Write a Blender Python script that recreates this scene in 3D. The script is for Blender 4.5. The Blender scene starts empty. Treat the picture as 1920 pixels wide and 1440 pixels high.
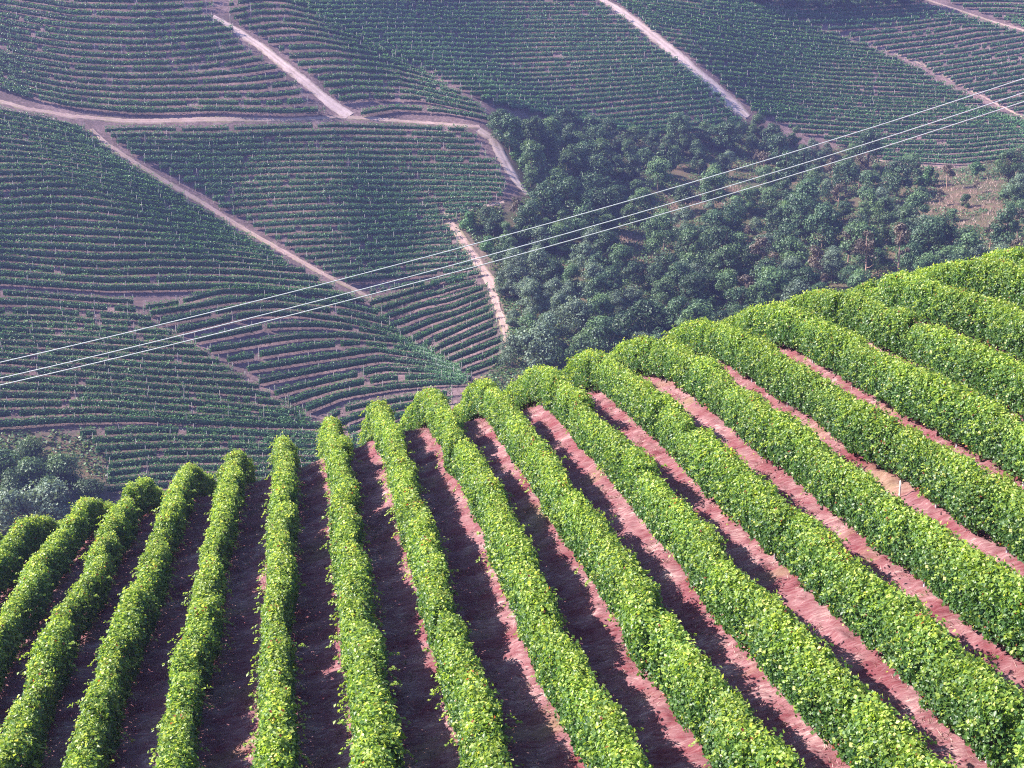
import bpy, math, random
import numpy as np
from mathutils import Matrix, Vector, Euler

rng = np.random.default_rng(7)
random.seed(7)
R = math.radians

# ------------------------------------------------------------------ camera, light, exposure
scene = bpy.context.scene
coll = scene.collection
FPX, PITCH = 2637.0, R(-13.0)          # focal length in pixels of the 1920 wide photograph, camera tilt
CPIT, SPIT = math.cos(PITCH), math.sin(PITCH)
cam_d = bpy.data.cameras.new('camera')
cam_d.sensor_width = 36.0
cam_d.lens = 36.0 * FPX / 1920.0
cam_d.clip_start, cam_d.clip_end = 1.0, 5000.0
cam = bpy.data.objects.new('camera', cam_d)
coll.objects.link(cam)
cam.location = (0, 0, 0)
cam.rotation_euler = (R(90) + PITCH, 0, 0)
scene.camera = cam

SUN = Vector((-1.00, 0.10, 0.76)).normalized()
world = bpy.data.worlds.new('World')
scene.world = world
world.use_nodes = True
wn = world.node_tree
wn.nodes.clear()
sky = wn.nodes.new('ShaderNodeTexSky')
sky.sky_type = 'NISHITA'
sky.sun_disc = False
sky.sun_elevation = math.asin(SUN.z)
sky.sun_rotation = math.atan2(SUN.x, SUN.y)
sky.air_density, sky.dust_density, sky.ozone_density = 1.0, 1.2, 6.0
bg = wn.nodes.new('ShaderNodeBackground')
bg.inputs['Strength'].default_value = 0.09
wo = wn.nodes.new('ShaderNodeOutputWorld')
wn.links.new(sky.outputs[0], bg.inputs[0])
wn.links.new(bg.outputs[0], wo.inputs[0])
sun_d = bpy.data.lights.new('sun', 'SUN')
sun_d.energy = 5.0
sun_d.angle = R(0.5)
sun_d.color = (1.0, 0.93, 0.85)
sun = bpy.data.objects.new('sun', sun_d)
coll.objects.link(sun)
sun.rotation_euler = SUN.to_track_quat('Z', 'Y').to_euler()

scene.view_settings.view_transform = 'Standard'
scene.view_settings.look = 'None'
scene.view_settings.exposure = 1.6
scene.view_settings.gamma = 1.0
scene.render.engine = 'CYCLES'
cy = scene.cycles
cy.max_bounces, cy.diffuse_bounces, cy.glossy_bounces, cy.transmission_bounces, cy.volume_bounces = 6, 3, 1, 4, 0
cy.caustics_reflective = cy.caustics_refractive = False
cy.use_denoising = False
cy.pixel_filter_type = 'BLACKMAN_HARRIS'
cy.filter_width = 1.1

# ------------------------------------------------------------------ helpers
def rays(u, v):
    """directions through pixels of the 1920 x 1440 photograph"""
    u, v = np.asarray(u, float), np.asarray(v, float)
    x, y = (u - 960) / FPX, (720 - v) / FPX
    return np.stack([x, CPIT - y * SPIT, SPIT + y * CPIT], -1)

def project(p):
    p = np.asarray(p, float)
    zc = p[..., 1] * CPIT + p[..., 2] * SPIT
    up = -p[..., 1] * SPIT + p[..., 2] * CPIT
    return 960 + FPX * p[..., 0] / zc, 720 - FPX * up / zc

def mesh_from(name, verts, faces, tone=None, mats=(), smooth=False, attr=None):
    """faces: (n,3) or (n,4) index array"""
    me = bpy.data.meshes.new(name)
    verts = np.asarray(verts, np.float32)
    faces = np.asarray(faces, np.int32)
    n, k = faces.shape
    me.vertices.add(len(verts))
    me.vertices.foreach_set('co', verts.ravel())
    me.loops.add(n * k)
    me.loops.foreach_set('vertex_index', faces.ravel())
    me.polygons.add(n)
    me.polygons.foreach_set('loop_start', np.arange(n, dtype=np.int32) * k)
    if smooth:
        me.polygons.foreach_set('use_smooth', np.ones(n, bool))
    if tone is not None:
        a = me.attributes.new('tone', 'FLOAT', 'FACE')
        a.data.foreach_set('value', np.asarray(tone, np.float32))
    if attr is not None:
        for nm, val in attr.items():
            a = me.attributes.new(nm, 'FLOAT', 'POINT')
            a.data.foreach_set('value', np.asarray(val, np.float32))
    for m in mats:
        me.materials.append(m)
    me.update(calc_edges=True)
    return me

def link(name, data, parent=None, label=None, cat=None, group=None, kind=None):
    o = bpy.data.objects.new(name, data)
    coll.objects.link(o)
    if parent is not None:
        o.parent = parent
    if label: o['label'] = label
    if cat: o['category'] = cat
    if group: o['group'] = group
    if kind: o['kind'] = kind
    return o

def ordinal(n):
    return '%d%s' % (n, 'th' if 10 <= n % 100 <= 20 else {1: 'st', 2: 'nd', 3: 'rd'}.get(n % 10, 'th'))

def vnoise(x, y, seed=0):
    """smooth 2-D value noise in 0..1"""
    xi, yi = np.floor(x).astype(np.int64), np.floor(y).astype(np.int64)
    fx, fy = x - xi, y - yi
    fx, fy = fx * fx * (3 - 2 * fx), fy * fy * (3 - 2 * fy)
    def h(a, b):
        n = (a * 374761393 + b * 668265263 + seed * 974634777) & 0x7fffffff
        n = ((n ^ (n >> 13)) * 1274126177) & 0x7fffffff
        return ((n ^ (n >> 16)) & 0xffff) / 65535.0
    return (h(xi, yi) * (1 - fx) + h(xi + 1, yi) * fx) * (1 - fy) + (h(xi, yi + 1) * (1 - fx) + h(xi + 1, yi + 1) * fx) * fy

def unit(a):
    return a / (np.linalg.norm(a, axis=-1, keepdims=True) + 1e-9)

def leaves(pos, nrm, size, aspect=0.85, fold=0.18):
    """kite-shaped leaves folded along the midrib: verts, tris"""
    n = len(pos)
    size = np.broadcast_to(np.asarray(size, float), (n,))[:, None]
    r = unit(rng.normal(size=(n, 3)))
    t = unit(np.cross(nrm, r))
    b = np.cross(nrm, t)
    tip = pos + t * size * .55
    base = pos - t * size * .45
    l = pos + b * size * .5 * aspect + nrm * size * fold + t * size * .05
    q = pos - b * size * .5 * aspect + nrm * size * fold + t * size * .05
    v = np.stack([base, l, tip, q], 1).reshape(-1, 3)
    i = np.arange(n)[:, None] * 4
    f = np.concatenate([i + [0, 1, 2], i + [0, 2, 3]], 1).reshape(-1, 3)
    return v, f

def tube(path, radii, sides=6):
    path = np.asarray(path, float)
    n = len(path)
    radii = np.broadcast_to(np.asarray(radii, float), (n,))
    d = unit(np.gradient(path, axis=0))
    ref = np.where(np.abs(d[:, 2:3]) > .9, np.array([[1., 0, 0]]), np.array([[0, 0, 1.]]))
    a = unit(np.cross(d, ref)); b = np.cross(d, a)
    ang = np.arange(sides) * 2 * math.pi / sides
    v = path[:, None] + (a[:, None] * np.cos(ang)[None, :, None] + b[:, None] * np.sin(ang)[None, :, None]) * radii[:, None, None]
    i = np.arange(n - 1)[:, None] * sides
    j = np.arange(sides)[None]
    k = (j + 1) % sides
    f = np.stack([i + j, i + k, i + sides + k, i + sides + j], -1).reshape(-1, 4)
    return v.reshape(-1, 3), f

class MB:
    """collects quads / tris with a tone each"""
    def __init__(s): s.v, s.f, s.t, s.n = [], [], [], 0
    def add(s, v, f, tone=.5):
        f = np.asarray(f)
        if f.shape[1] == 4:
            f = np.concatenate([f[:, [0, 1, 2]], f[:, [0, 2, 3]]])
            if np.ndim(tone): tone = np.concatenate([tone, tone])
        s.v.append(np.asarray(v)); s.f.append(f + s.n); s.n += len(v)
        s.t.append(np.broadcast_to(np.asarray(tone, float), (len(f),)))
    def mesh(s, name, mats, smooth=False):
        return mesh_from(name, np.concatenate(s.v), np.concatenate(s.f), np.concatenate(s.t), mats, smooth)

# ------------------------------------------------------------------ materials
def new_mat(name):
    m = bpy.data.materials.new(name)
    m.use_nodes = True
    m.node_tree.nodes.clear()
    return m, m.node_tree.nodes, m.node_tree.links

def ramp(nodes, stops):
    r = nodes.new('ShaderNodeValToRGB')
    e = r.color_ramp.elements
    while len(e) < len(stops): e.new(0.5)
    for k, (p, c) in enumerate(stops):
        e[k].position = p
        e[k].color = (*c, 1)
    return r

def leaf_mat(name, stops, trans=0.35, trans_tint=(1.25, 1.2, .6), vary=0.25, rough=.5, spec=.35):
    m, N, L = new_mat(name)
    at = N.new('ShaderNodeAttribute'); at.attribute_name = 'tone'
    rp = ramp(N, stops)
    L.new(at.outputs['Fac'], rp.inputs[0])
    oi = N.new('ShaderNodeObjectInfo')
    mr = N.new('ShaderNodeMapRange')
    mr.inputs['To Min'].default_value, mr.inputs['To Max'].default_value = 1 - vary, 1 + vary
    L.new(oi.outputs['Random'], mr.inputs['Value'])
    mx = N.new('ShaderNodeMix'); mx.data_type = 'RGBA'; mx.blend_type = 'MULTIPLY'
    mx.inputs[0].default_value = 1
    L.new(rp.outputs[0], mx.inputs[6]); L.new(mr.outputs[0], mx.inputs[7])
    p = N.new('ShaderNodeBsdfPrincipled')
    p.inputs['Roughness'].default_value = rough
    p.inputs['Specular IOR Level'].default_value = spec
    L.new(mx.outputs[2], p.inputs['Base Color'])
    tt = N.new('ShaderNodeMix'); tt.data_type = 'RGBA'; tt.blend_type = 'MULTIPLY'; tt.inputs[0].default_value = 1
    tt.inputs[7].default_value = (*trans_tint, 1)
    L.new(mx.outputs[2], tt.inputs[6])
    tr = N.new('ShaderNodeBsdfTranslucent')
    L.new(tt.outputs[2], tr.inputs['Color'])
    ms = N.new('ShaderNodeMixShader'); ms.inputs[0].default_value = trans
    L.new(p.outputs[0], ms.inputs[1]); L.new(tr.outputs[0], ms.inputs[2])
    o = N.new('ShaderNodeOutputMaterial')
    L.new(ms.outputs[0], o.inputs[0])
    return m

def plain_mat(name, col, rough=.8, vary=.2, scale=4., metallic=0., dark=None):
    m, N, L = new_mat(name)
    tc = N.new('ShaderNodeTexCoord')
    nz = N.new('ShaderNodeTexNoise'); nz.inputs['Scale'].default_value = scale; nz.inputs['Detail'].default_value = 5
    L.new(tc.outputs['Object'], nz.inputs['Vector'])
    d = dark or tuple(c * (1 - 2 * vary) for c in col)
    rp = ramp(N, [(.3, d), (.7, tuple(min(1, c * (1 + vary)) for c in col))])
    L.new(nz.outputs['Fac'], rp.inputs[0])
    p = N.new('ShaderNodeBsdfPrincipled')
    p.inputs['Roughness'].default_value = rough; p.inputs['Metallic'].default_value = metallic
    L.new(rp.outputs[0], p.inputs['Base Color'])
    o = N.new('ShaderNodeOutputMaterial'); L.new(p.outputs[0], o.inputs[0])
    return m

def soil_mat(name, stops, s1=.35, s2=6., bump=.6, bdist=.05, grass=None, mask_attr=None, big=.05, streak=False):
    """earth: broad patches + fine clods; optional second cover driven by a painted-in ground attribute"""
    m, N, L = new_mat(name)
    tc = N.new('ShaderNodeTexCoord')
    def noise(scale, detail=6, rough=.6, vec=None):
        n = N.new('ShaderNodeTexNoise')
        n.inputs['Scale'].default_value = scale; n.inputs['Detail'].default_value = detail; n.inputs['Roughness'].default_value = rough
        L.new(vec or tc.outputs['Object'], n.inputs['Vector'])
        return n
    a, b, g = noise(s1), noise(s2, 8, .7), noise(big, 3)
    if streak:                             # fine noise drawn out into streaks across the rows
        mp = N.new('ShaderNodeMapping'); mp.inputs['Scale'].default_value = (1.6, 9, 3); mp.inputs['Rotation'].default_value = (0, 0, R(-14))
        L.new(tc.outputs['Object'], mp.inputs['Vector'])
        b = noise(1.3, 8, .72, mp.outputs[0])
    ma = N.new('ShaderNodeMath'); ma.operation = 'MULTIPLY_ADD'; ma.inputs[1].default_value = .55
    L.new(b.outputs['Fac'], ma.inputs[0])
    mb = N.new('ShaderNodeMath'); mb.operation = 'MULTIPLY_ADD'; mb.inputs[1].default_value = .45; mb.inputs[2].default_value = 0
    L.new(a.outputs['Fac'], mb.inputs[0]); L.new(mb.outputs[0], ma.inputs[2])
    rp = ramp(N, stops)
    L.new(ma.outputs[0], rp.inputs[0])
    col = rp.outputs[0]
    if grass:
        rg = ramp(N, grass)
        L.new(ma.outputs[0], rg.inputs[0])
        mx = N.new('ShaderNodeMix'); mx.data_type = 'RGBA'
        if mask_attr:
            at = N.new('ShaderNodeAttribute'); at.attribute_name = mask_attr
            L.new(at.outputs['Fac'], mx.inputs[0])
        else:
            mr = N.new('ShaderNodeMapRange'); mr.inputs['From Min'].default_value = .56; mr.inputs['From Max'].default_value = .85
            L.new(g.outputs['Fac'], mr.inputs['Value']); L.new(mr.outputs[0], mx.inputs[0])
        L.new(col, mx.inputs[6]); L.new(rg.outputs[0], mx.inputs[7])
        col = mx.outputs[2]
    p = N.new('ShaderNodeBsdfPrincipled'); p.inputs['Roughness'].default_value = .95; p.inputs['Specular IOR Level'].default_value = .1
    L.new(col, p.inputs['Base Color'])
    bu = N.new('ShaderNodeBump'); bu.inputs['Strength'].default_value = bump; bu.inputs['Distance'].default_value = bdist
    L.new(ma.outputs[0], bu.inputs['Height']); L.new(bu.outputs[0], p.inputs['Normal'])
    o = N.new('ShaderNodeOutputMaterial'); L.new(p.outputs[0], o.inputs[0])
    return m

M = {}
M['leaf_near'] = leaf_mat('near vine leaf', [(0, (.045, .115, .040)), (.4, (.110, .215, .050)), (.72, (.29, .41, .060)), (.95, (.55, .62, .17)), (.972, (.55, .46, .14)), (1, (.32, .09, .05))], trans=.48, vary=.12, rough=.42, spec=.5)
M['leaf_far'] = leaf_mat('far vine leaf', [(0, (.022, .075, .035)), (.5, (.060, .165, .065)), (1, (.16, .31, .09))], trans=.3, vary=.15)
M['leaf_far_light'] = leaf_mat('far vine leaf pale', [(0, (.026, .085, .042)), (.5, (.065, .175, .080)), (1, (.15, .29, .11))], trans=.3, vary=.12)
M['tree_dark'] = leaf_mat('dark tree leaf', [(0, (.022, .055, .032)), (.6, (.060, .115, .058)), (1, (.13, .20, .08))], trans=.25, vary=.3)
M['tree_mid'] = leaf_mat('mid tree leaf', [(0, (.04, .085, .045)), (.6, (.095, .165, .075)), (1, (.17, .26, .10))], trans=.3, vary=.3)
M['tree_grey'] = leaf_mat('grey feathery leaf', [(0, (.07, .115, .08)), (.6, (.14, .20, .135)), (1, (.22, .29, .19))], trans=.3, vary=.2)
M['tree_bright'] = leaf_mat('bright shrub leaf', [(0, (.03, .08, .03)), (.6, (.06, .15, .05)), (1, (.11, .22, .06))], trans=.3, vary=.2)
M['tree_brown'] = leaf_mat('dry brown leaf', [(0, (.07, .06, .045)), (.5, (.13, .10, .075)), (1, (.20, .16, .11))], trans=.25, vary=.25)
M['bark'] = plain_mat('bark', (.16, .11, .09), .9, .3, 6)
M['bark_pale'] = plain_mat('pale bark', (.42, .25, .19), .9, .25, 6)
M['vine_bark'] = plain_mat('vine bark', (.10, .065, .05), .95, .3, 20)
M['concrete'] = plain_mat('grey post', (.40, .38, .42), .85, .15, 8)
M['wood_post'] = plain_mat('far post', (.50, .42, .40), .85, .2, 8)
M['white_paint'] = plain_mat('white paint', (.82, .80, .80), .5, .05, 8)
M['cable'] = plain_mat('bare aluminium cable', (.80, .79, .74), .4, .04, .5, metallic=.35)
M['soil_near'] = soil_mat('near soil', [(.30, (.085, .016, .026)), (.42, (.17, .048, .058)), (.54, (.25, .125, .135)), (.68, (.56, .40, .37))], s1=.8, s2=9, bump=1.0, bdist=.09, streak=True,
                          grass=[(.3, (.12, .11, .06)), (.5, (.26, .19, .11)), (.75, (.46, .34, .22))], big=.35)
M['soil_far'] = soil_mat('far soil', [(.3, (.055, .050, .042)), (.48, (.13, .085, .086)), (.62, (.27, .175, .175)), (.8, (.42, .30, .29))], s1=.12, s2=1.6, bump=.5, bdist=.2,
                         grass=[(.25, (.035, .045, .028)), (.45, (.075, .075, .04)), (.62, (.17, .105, .075)), (.78, (.30, .19, .16))], mask_attr='rough_ground')
M['path'] = soil_mat('pale track earth', [(.3, (.42, .28, .27)), (.5, (.58, .42, .41)), (.75, (.70, .56, .53))], s1=.25, s2=2.5, bump=.4, bdist=.08,
                     grass=[(.3, (.10, .09, .05)), (.5, (.22, .16, .11)), (.75, (.36, .28, .2))], mask_attr='verge')
M['lane'] = soil_mat('dirt lane earth', [(.3, (.24, .145, .14)), (.5, (.40, .26, .25)), (.75, (.56, .40, .37))], s1=.25, s2=2.5, bump=.4, bdist=.08,
                     grass=[(.3, (.10, .10, .05)), (.5, (.20, .17, .09)), (.75, (.32, .26, .15))], mask_attr='verge')
M['straw'] = leaf_mat('dry grass', [(0, (.16, .08, .065)), (.5, (.40, .25, .22)), (1, (.66, .50, .44))], trans=.2, trans_tint=(1, .9, .7), vary=.05, spec=.1)
M['weed'] = leaf_mat('green weed', [(0, (.05, .08, .03)), (.5, (.10, .14, .05)), (1, (.19, .21, .08))], trans=.3, vary=.05, spec=.1)

# ------------------------------------------------------------------ near slope: shape of the ground
TH = R(-8.57969)                         # bearing of the near vine rows
CT, ST = math.cos(TH), math.sin(TH)
ROW0, ROW_GAP = -1.1487, 2.5
PE = [(0, 0), (0, 1), (0, 2), (0, 3), (0, 4), (1, 0), (1, 1), (1, 2), (1, 3), (1, 4), (2, 0), (2, 1), (2, 2), (2, 3), (3, 0), (3, 1)]
PC = [-18.75752, -1.16901, -0.75607, -0.1608, 0.37367, 2.72814, 0.30074, 0.35301, -0.0654, -0.25063, 0.02226, 0.33033, 0.0111, 0.01687, 0.01746, -0.09631]

def near_z(x, y):
    """height of the near slope in row coordinates (x across the rows, y along them)"""
    x, y = np.asarray(x, float), np.asarray(y, float)
    xc, yc = np.clip(x, -18, 38), np.clip(y, 19, 70)
    X, Y = xc / 10, (yc - 50) / 20
    z = sum(c * X ** i * Y ** j for c, (i, j) in zip(PC, PE))
    z = z + .27 * (x - xc) - .02 * (np.maximum(y, 70) - 70) + .1 * np.minimum(0, 19 - y) * 0
    xt = [-20, -14, -8, 0, 5, 9, 13, 17, 22, 27, 32, 38]
    y0 = np.interp(x, xt, [63, 65, 68.3, 68.5, 68.5, 64, 60.5, 58.8, 56.5, 54.5, 52.5, 52])   # where the brow of the hill begins
    k = np.interp(x, xt, [.03, .03, .03, .03, .028, .024, .018, .017, .018, .023, .028, .028])
    d = np.maximum(0, y - y0)
    dm = .19 / k                          # drop steepens until a slope of about 21 degrees
    z = z - np.where(d < dm, k * d * d, k * dm * dm + 2 * k * dm * (d - dm))
    return z

def row_to_world(x, y, z):
    x, y = np.asarray(x, float), np.asarray(y, float)
    return np.stack([x * CT + y * ST, -x * ST + y * CT, np.broadcast_to(z, x.shape)], -1)

def near_ground():
    xs = np.concatenate([np.arange(-60, -20, 2.0), np.arange(-20, 38, .14), np.arange(38, 80.1, 2.0)])
    ys = np.concatenate([np.arange(-25, 16, 2.0), np.arange(16, 42, .14), np.arange(42, 78, .2), np.arange(78, 170.1, 3.0)])
    X, Y = np.meshgrid(xs, ys)
    Z = near_z(X, Y)
    ph = ((X - ROW0) / ROW_GAP) % 1.0     # 0 at a vine row
    ridge = np.cos(ph * 2 * math.pi)
    Z = Z + .045 * ridge + .10 * (vnoise(X * .5, Y * .35, 3) - .5)
    Z = Z + .085 * (vnoise(X * 2.6, Y * 2.6, 1) - .5) + .12 * (vnoise(X * 5.1, Y * 7.3, 2) - .5)
    lump = vnoise(X * 2.3 + Y * .4, Y * 4.3, 9)
    Z = Z + .30 * np.clip(lump - .58, 0, 1) + .10 * (vnoise(X * 1.2 + Y * .3, Y * 5.5 - X * .6, 19) - .5)
    V = row_to_world(X.ravel(), Y.ravel(), Z.ravel())
    nx, ny = len(xs), len(ys)
    i = (np.arange(ny - 1)[:, None] * nx + np.arange(nx - 1)[None]).ravel()
    F = np.stack([i, i + 1, i + nx + 1, i + nx], -1)
    link('near_hillside', mesh_from('near_hillside', V, F, None, [M['soil_near']], True), kind='structure')
near_ground()

# ------------------------------------------------------------------ far hillside: control points (photo x, photo y, distance in metres)
CP = """0,950,222 0,800,243 0,650,264 0,560,278 0,450,296 0,350,311 0,230,334 0,150,350 0,60,368 0,0,380
-300,950,218 -300,650,262 -300,400,300 -300,200,345 -300,0,385
200,900,230 250,760,246 250,620,268 250,500,289 250,380,309 250,270,328 230,215,338 233,130,354 233,20,374
420,830,238 420,700,256 450,560,282 450,430,309 430,320,325 430,222,336 430,120,358 420,0,384
640,800,243 640,660,268 640,560,288 640,440,308 640,330,322 640,225,343 640,130,360 620,10,392
800,740,251 820,660,272 800,560,294 800,450,312 800,330,328 800,235,344 780,150,366 760,40,416 760,-60,440
900,700,258 930,590,283 900,520,297 920,400,315 950,320,330 900,235,345 925,175,368 960,80,424 960,0,440
960,650,269 1060,600,276 1060,480,305 1060,370,338 1060,270,372 1080,190,402 1130,80,425 1130,-20,446
1000,760,240 1200,700,246 1200,560,282 1200,440,322 1200,330,362 1250,240,400 1300,140,418 1300,20,446
1400,640,252 1400,500,300 1400,380,352 1400,270,402 1450,170,428 1480,60,454 1480,-50,484
1600,560,276 1600,450,320 1600,350,370 1650,290,410 1650,200,432 1650,100,458 1650,0,486
1800,500,292 1800,420,325 1800,340,372 1850,290,412 1850,200,438 1850,100,466 1850,20,496
2100,460,300 2100,350,360 2100,260,416 2100,150,456 2100,30,500 2350,400,320 2350,200,440 2350,30,510
-300,-150,420 100,-150,420 500,-150,440 900,-150,495 1300,-150,520 1700,-150,575 2100,-150,620"""
cp = np.array([[float(a) for a in t.split(',')] for t in CP.split()])
d = rays(cp[:, 0], cp[:, 1])
ctrl = d / np.linalg.norm(d, axis=1, keepdims=True) * cp[:, 2:3]
extra = np.array([(-110, 150, -72), (-55, 150, -70), (0, 150, -68), (55, 150, -62), (110, 150, -55), (-140, 110, -80), (0, 105, -80), (130, 105, -72),
                  (-330, 620, 118), (-100, 650, 128), (130, 690, 120), (330, 720, 110), (-400, 900, 190), (0, 900, 190), (400, 950, 170)], float)
ctrl = np.concatenate([ctrl, extra])
def tps(r2): return .5 * r2 * np.log(r2 + 1e-9)
PX = ctrl[:, :2] / 100
n = len(PX)
K = tps(((PX[:, None] - PX[None]) ** 2).sum(-1)) + np.eye(n) * .0025
P1 = np.concatenate([np.ones((n, 1)), PX], 1)
A = np.zeros((n + 3, n + 3)); A[:n, :n] = K; A[:n, n:] = P1; A[n:, :n] = P1.T
sol = np.linalg.solve(A, np.concatenate([ctrl[:, 2], np.zeros(3)]))
GX0, GY0, GS = -420.0, 100.0, 2.0
gx, gy = np.arange(GX0, 440.1, GS), np.arange(GY0, 900.1, GS)
GX, GY = np.meshgrid(gx, gy)
Q = np.stack([GX.ravel(), GY.ravel()], -1) / 100
GZ = np.empty(len(Q))
for s in range(0, len(Q), 20000):
    q = Q[s:s + 20000]
    GZ[s:s + 20000] = tps(((q[:, None] - PX[None]) ** 2).sum(-1)) @ sol[:n] + sol[n] + q @ sol[n + 1:]
GZ = GZ.reshape(GX.shape) + .5 * (vnoise(GX / 17, GY / 17, 5) - .5)

def far_z(x, y):
    fx = np.clip((np.asarray(x) - GX0) / GS, 0, len(gx) - 1.001); fy = np.clip((np.asarray(y) - GY0) / GS, 0, len(gy) - 1.001)
    i, j = fx.astype(int), fy.astype(int)
    a, b = fx - i, fy - j
    return (GZ[j, i] * (1 - a) + GZ[j, i + 1] * a) * (1 - b) + (GZ[j + 1, i] * (1 - a) + GZ[j + 1, i + 1] * a) * b

def cast(u, v):
    """points of the far hillside seen through photo pixels"""
    d = rays(u, v)
    d = d / d[..., 1:2]                    # per metre forward
    lo = np.full(d.shape[:-1], 170.0); hi = np.full_like(lo, 880.0); done = np.zeros(lo.shape, bool)
    for y in np.arange(172, 880, 2.0):
        under = (d[..., 2] * y < far_z(d[..., 0] * y, np.full_like(lo, y))) & ~done
        hi[under] = y; lo[under] = y - 2.0; done |= under
    for _ in range(14):
        m = (lo + hi) / 2
        under = d[..., 2] * m < far_z(d[..., 0] * m, m)
        hi = np.where(under, m, hi); lo = np.where(under, lo, m)
    m = ((lo + hi) / 2)[..., None]
    p = d * m
    p[..., 2] = far_z(p[..., 0], p[..., 1])
    return p

def inside(poly, u, v):
    c = np.zeros(np.shape(u), bool)
    n = len(poly)
    for k in range(n):
        (x1, y1), (x2, y2) = poly[k], poly[(k + 1) % n]
        t = ((y1 > v) != (y2 > v)) & (u < (x2 - x1) * (v - y1) / (y2 - y1 + 1e-9) + x1)
        c ^= t
    return c

def pts(s):
    return [tuple(float(a) for a in t.split(',')) for t in s.split()]

WOOD = pts("938,255 965,225 1010,215 1100,225 1200,240 1330,250 1400,232 1450,262 1520,280 1600,280 1660,308 1800,320 1940,262 2100,250 2100,560 1920,640 1650,720 1300,860 960,800 900,720 950,660 957,610 930,545 925,500 880,440 850,415 890,395 945,388 990,370 965,320")
BUSHY = pts("-200,800 60,810 160,815 215,880 205,960 260,1000 -200,1100")

def far_ground():
    V = np.stack([GX.ravel(), GY.ravel(), GZ.ravel()], -1)
    u, v = project(V)
    m = inside(WOOD, u, v) | inside(BUSHY, u, v)
    nx, ny = len(gx), len(gy)
    mm = m.reshape(ny, nx).astype(float)
    for _ in range(2):
        mm = (mm + np.roll(mm, 1, 0) + np.roll(mm, -1, 0) + np.roll(mm, 1, 1) + np.roll(mm, -1, 1)) / 5
    i = (np.arange(ny - 1)[:, None] * nx + np.arange(nx - 1)[None]).ravel()
    F = np.stack([i, i + 1, i + nx + 1, i + nx], -1)
    link('far_hillside', mesh_from('far_hillside', V, F, None, [M['soil_far']], True, {'rough_ground': mm.ravel()}), kind='structure')
far_ground()

# ------------------------------------------------------------------ tracks
def resample(c, step):
    c = np.asarray(c, float)
    s = np.concatenate([[0], np.cumsum(np.linalg.norm(np.diff(c[:, :2], axis=0), axis=1))])
    t = np.linspace(0, s[-1], max(2, int(s[-1] / step) + 1))
    return np.stack([np.interp(t, s, c[:, k]) for k in range(c.shape[1])], -1)

def track(name, spec, mat):
    c = resample(pts(spec), 5)
    mid = cast(c[:, 0], c[:, 1])
    w = c[:, 2] * np.linalg.norm(mid, axis=1) / FPX
    dx = unit(np.gradient(mid[:, :2], axis=0))
    side = np.stack([dx[:, 1], -dx[:, 0]], -1)
    cols, nacross = [], 7
    verge = []
    vb = vnoise(np.arange(len(c)) * .35, np.full(len(c), 3.3), 41)
    for k in range(nacross):
        o = (k / (nacross - 1) - .5)
        wob = (rng.random(len(c)) - .5) * (.5 if k in (0, nacross - 1) else .1)
        xy = mid[:, :2] + side * (w * o + wob)[:, None]
        z = far_z(xy[:, 0], xy[:, 1]) + .10 - (.12 if k in (0, nacross - 1) else 0) - (.05 if k == 3 else 0)
        cols.append(np.concatenate([xy, z[:, None]], 1))
        verge.append(np.clip((.95, .45, .08, .42, .08, .45, .95)[k] * (.3 + 1.3 * vb) + .25 * (rng.random(len(c)) - .5), 0, 1))
    V = np.stack(cols, 1).reshape(-1, 3)
    i = (np.arange(len(c) - 1)[:, None] * nacross + np.arange(nacross - 1)[None]).ravel()
    F = np.stack([i, i + 1, i + nacross + 1, i + nacross], -1)
    link(name, mesh_from(name, V, F, None, [M[mat]], True, {'verge': np.stack(verge, 1).ravel()}), kind='structure')

track('pale_track', "400,30,10 440,55,18 490,88,20 530,120,22 575,155,24 615,190,26 655,218,30", 'path')
track('pale_track', "1110,-14,10 1128,-2,12 1170,25,18 1210,55,22 1260,95,26 1310,140,30 1350,175,34 1385,205,34 1402,220,20", 'path')
track('pale_track', "898,243,22 925,260,30 945,300,26 965,335,24 990,366,14", 'path')
track('pale_track', "945,379,8 880,393,10 835,403,15 850,425,16 880,470,17 905,505,20 920,528,22 935,580,13 946,610,20 953,650,14", 'lane')
track('stepped_footpath', "172,242,10 200,270,12 250,303,13 310,340,13 380,380,12 450,425,12 520,465,12 600,510,13 660,540,14 700,563,16", 'lane')
track('dirt_lane', "-150,162,12 0,190,12 50,204,12 133,218,12 233,227,14 300,227,14 400,224,14 533,225,9 633,220,9 690,222,12 760,228,10 820,232,9 900,238,12", 'lane')
track('footpath', "1700,-18,6 1740,0,6 1800,20,7 1860,40,7 1920,57,7 2050,100,7", 'lane')
track('footpath', "1597,70,3 1687,103,5 1757,133,5 1827,173,5 1913,217,4 2050,285,4", 'lane')
track('footpath', "1640,300,7 1720,311,8 1790,316,7", 'lane')

# ------------------------------------------------------------------ far vineyards
FIELDS = []
def field(key, name, guides, gap, mat, size_k=1.0, top=1.75, bottom=.45, gaps=.03, posts=True):
    FIELDS.append((key, name, [np.array(pts(g)) for g in guides], gap, mat, size_k, top, bottom, gaps, posts))

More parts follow.
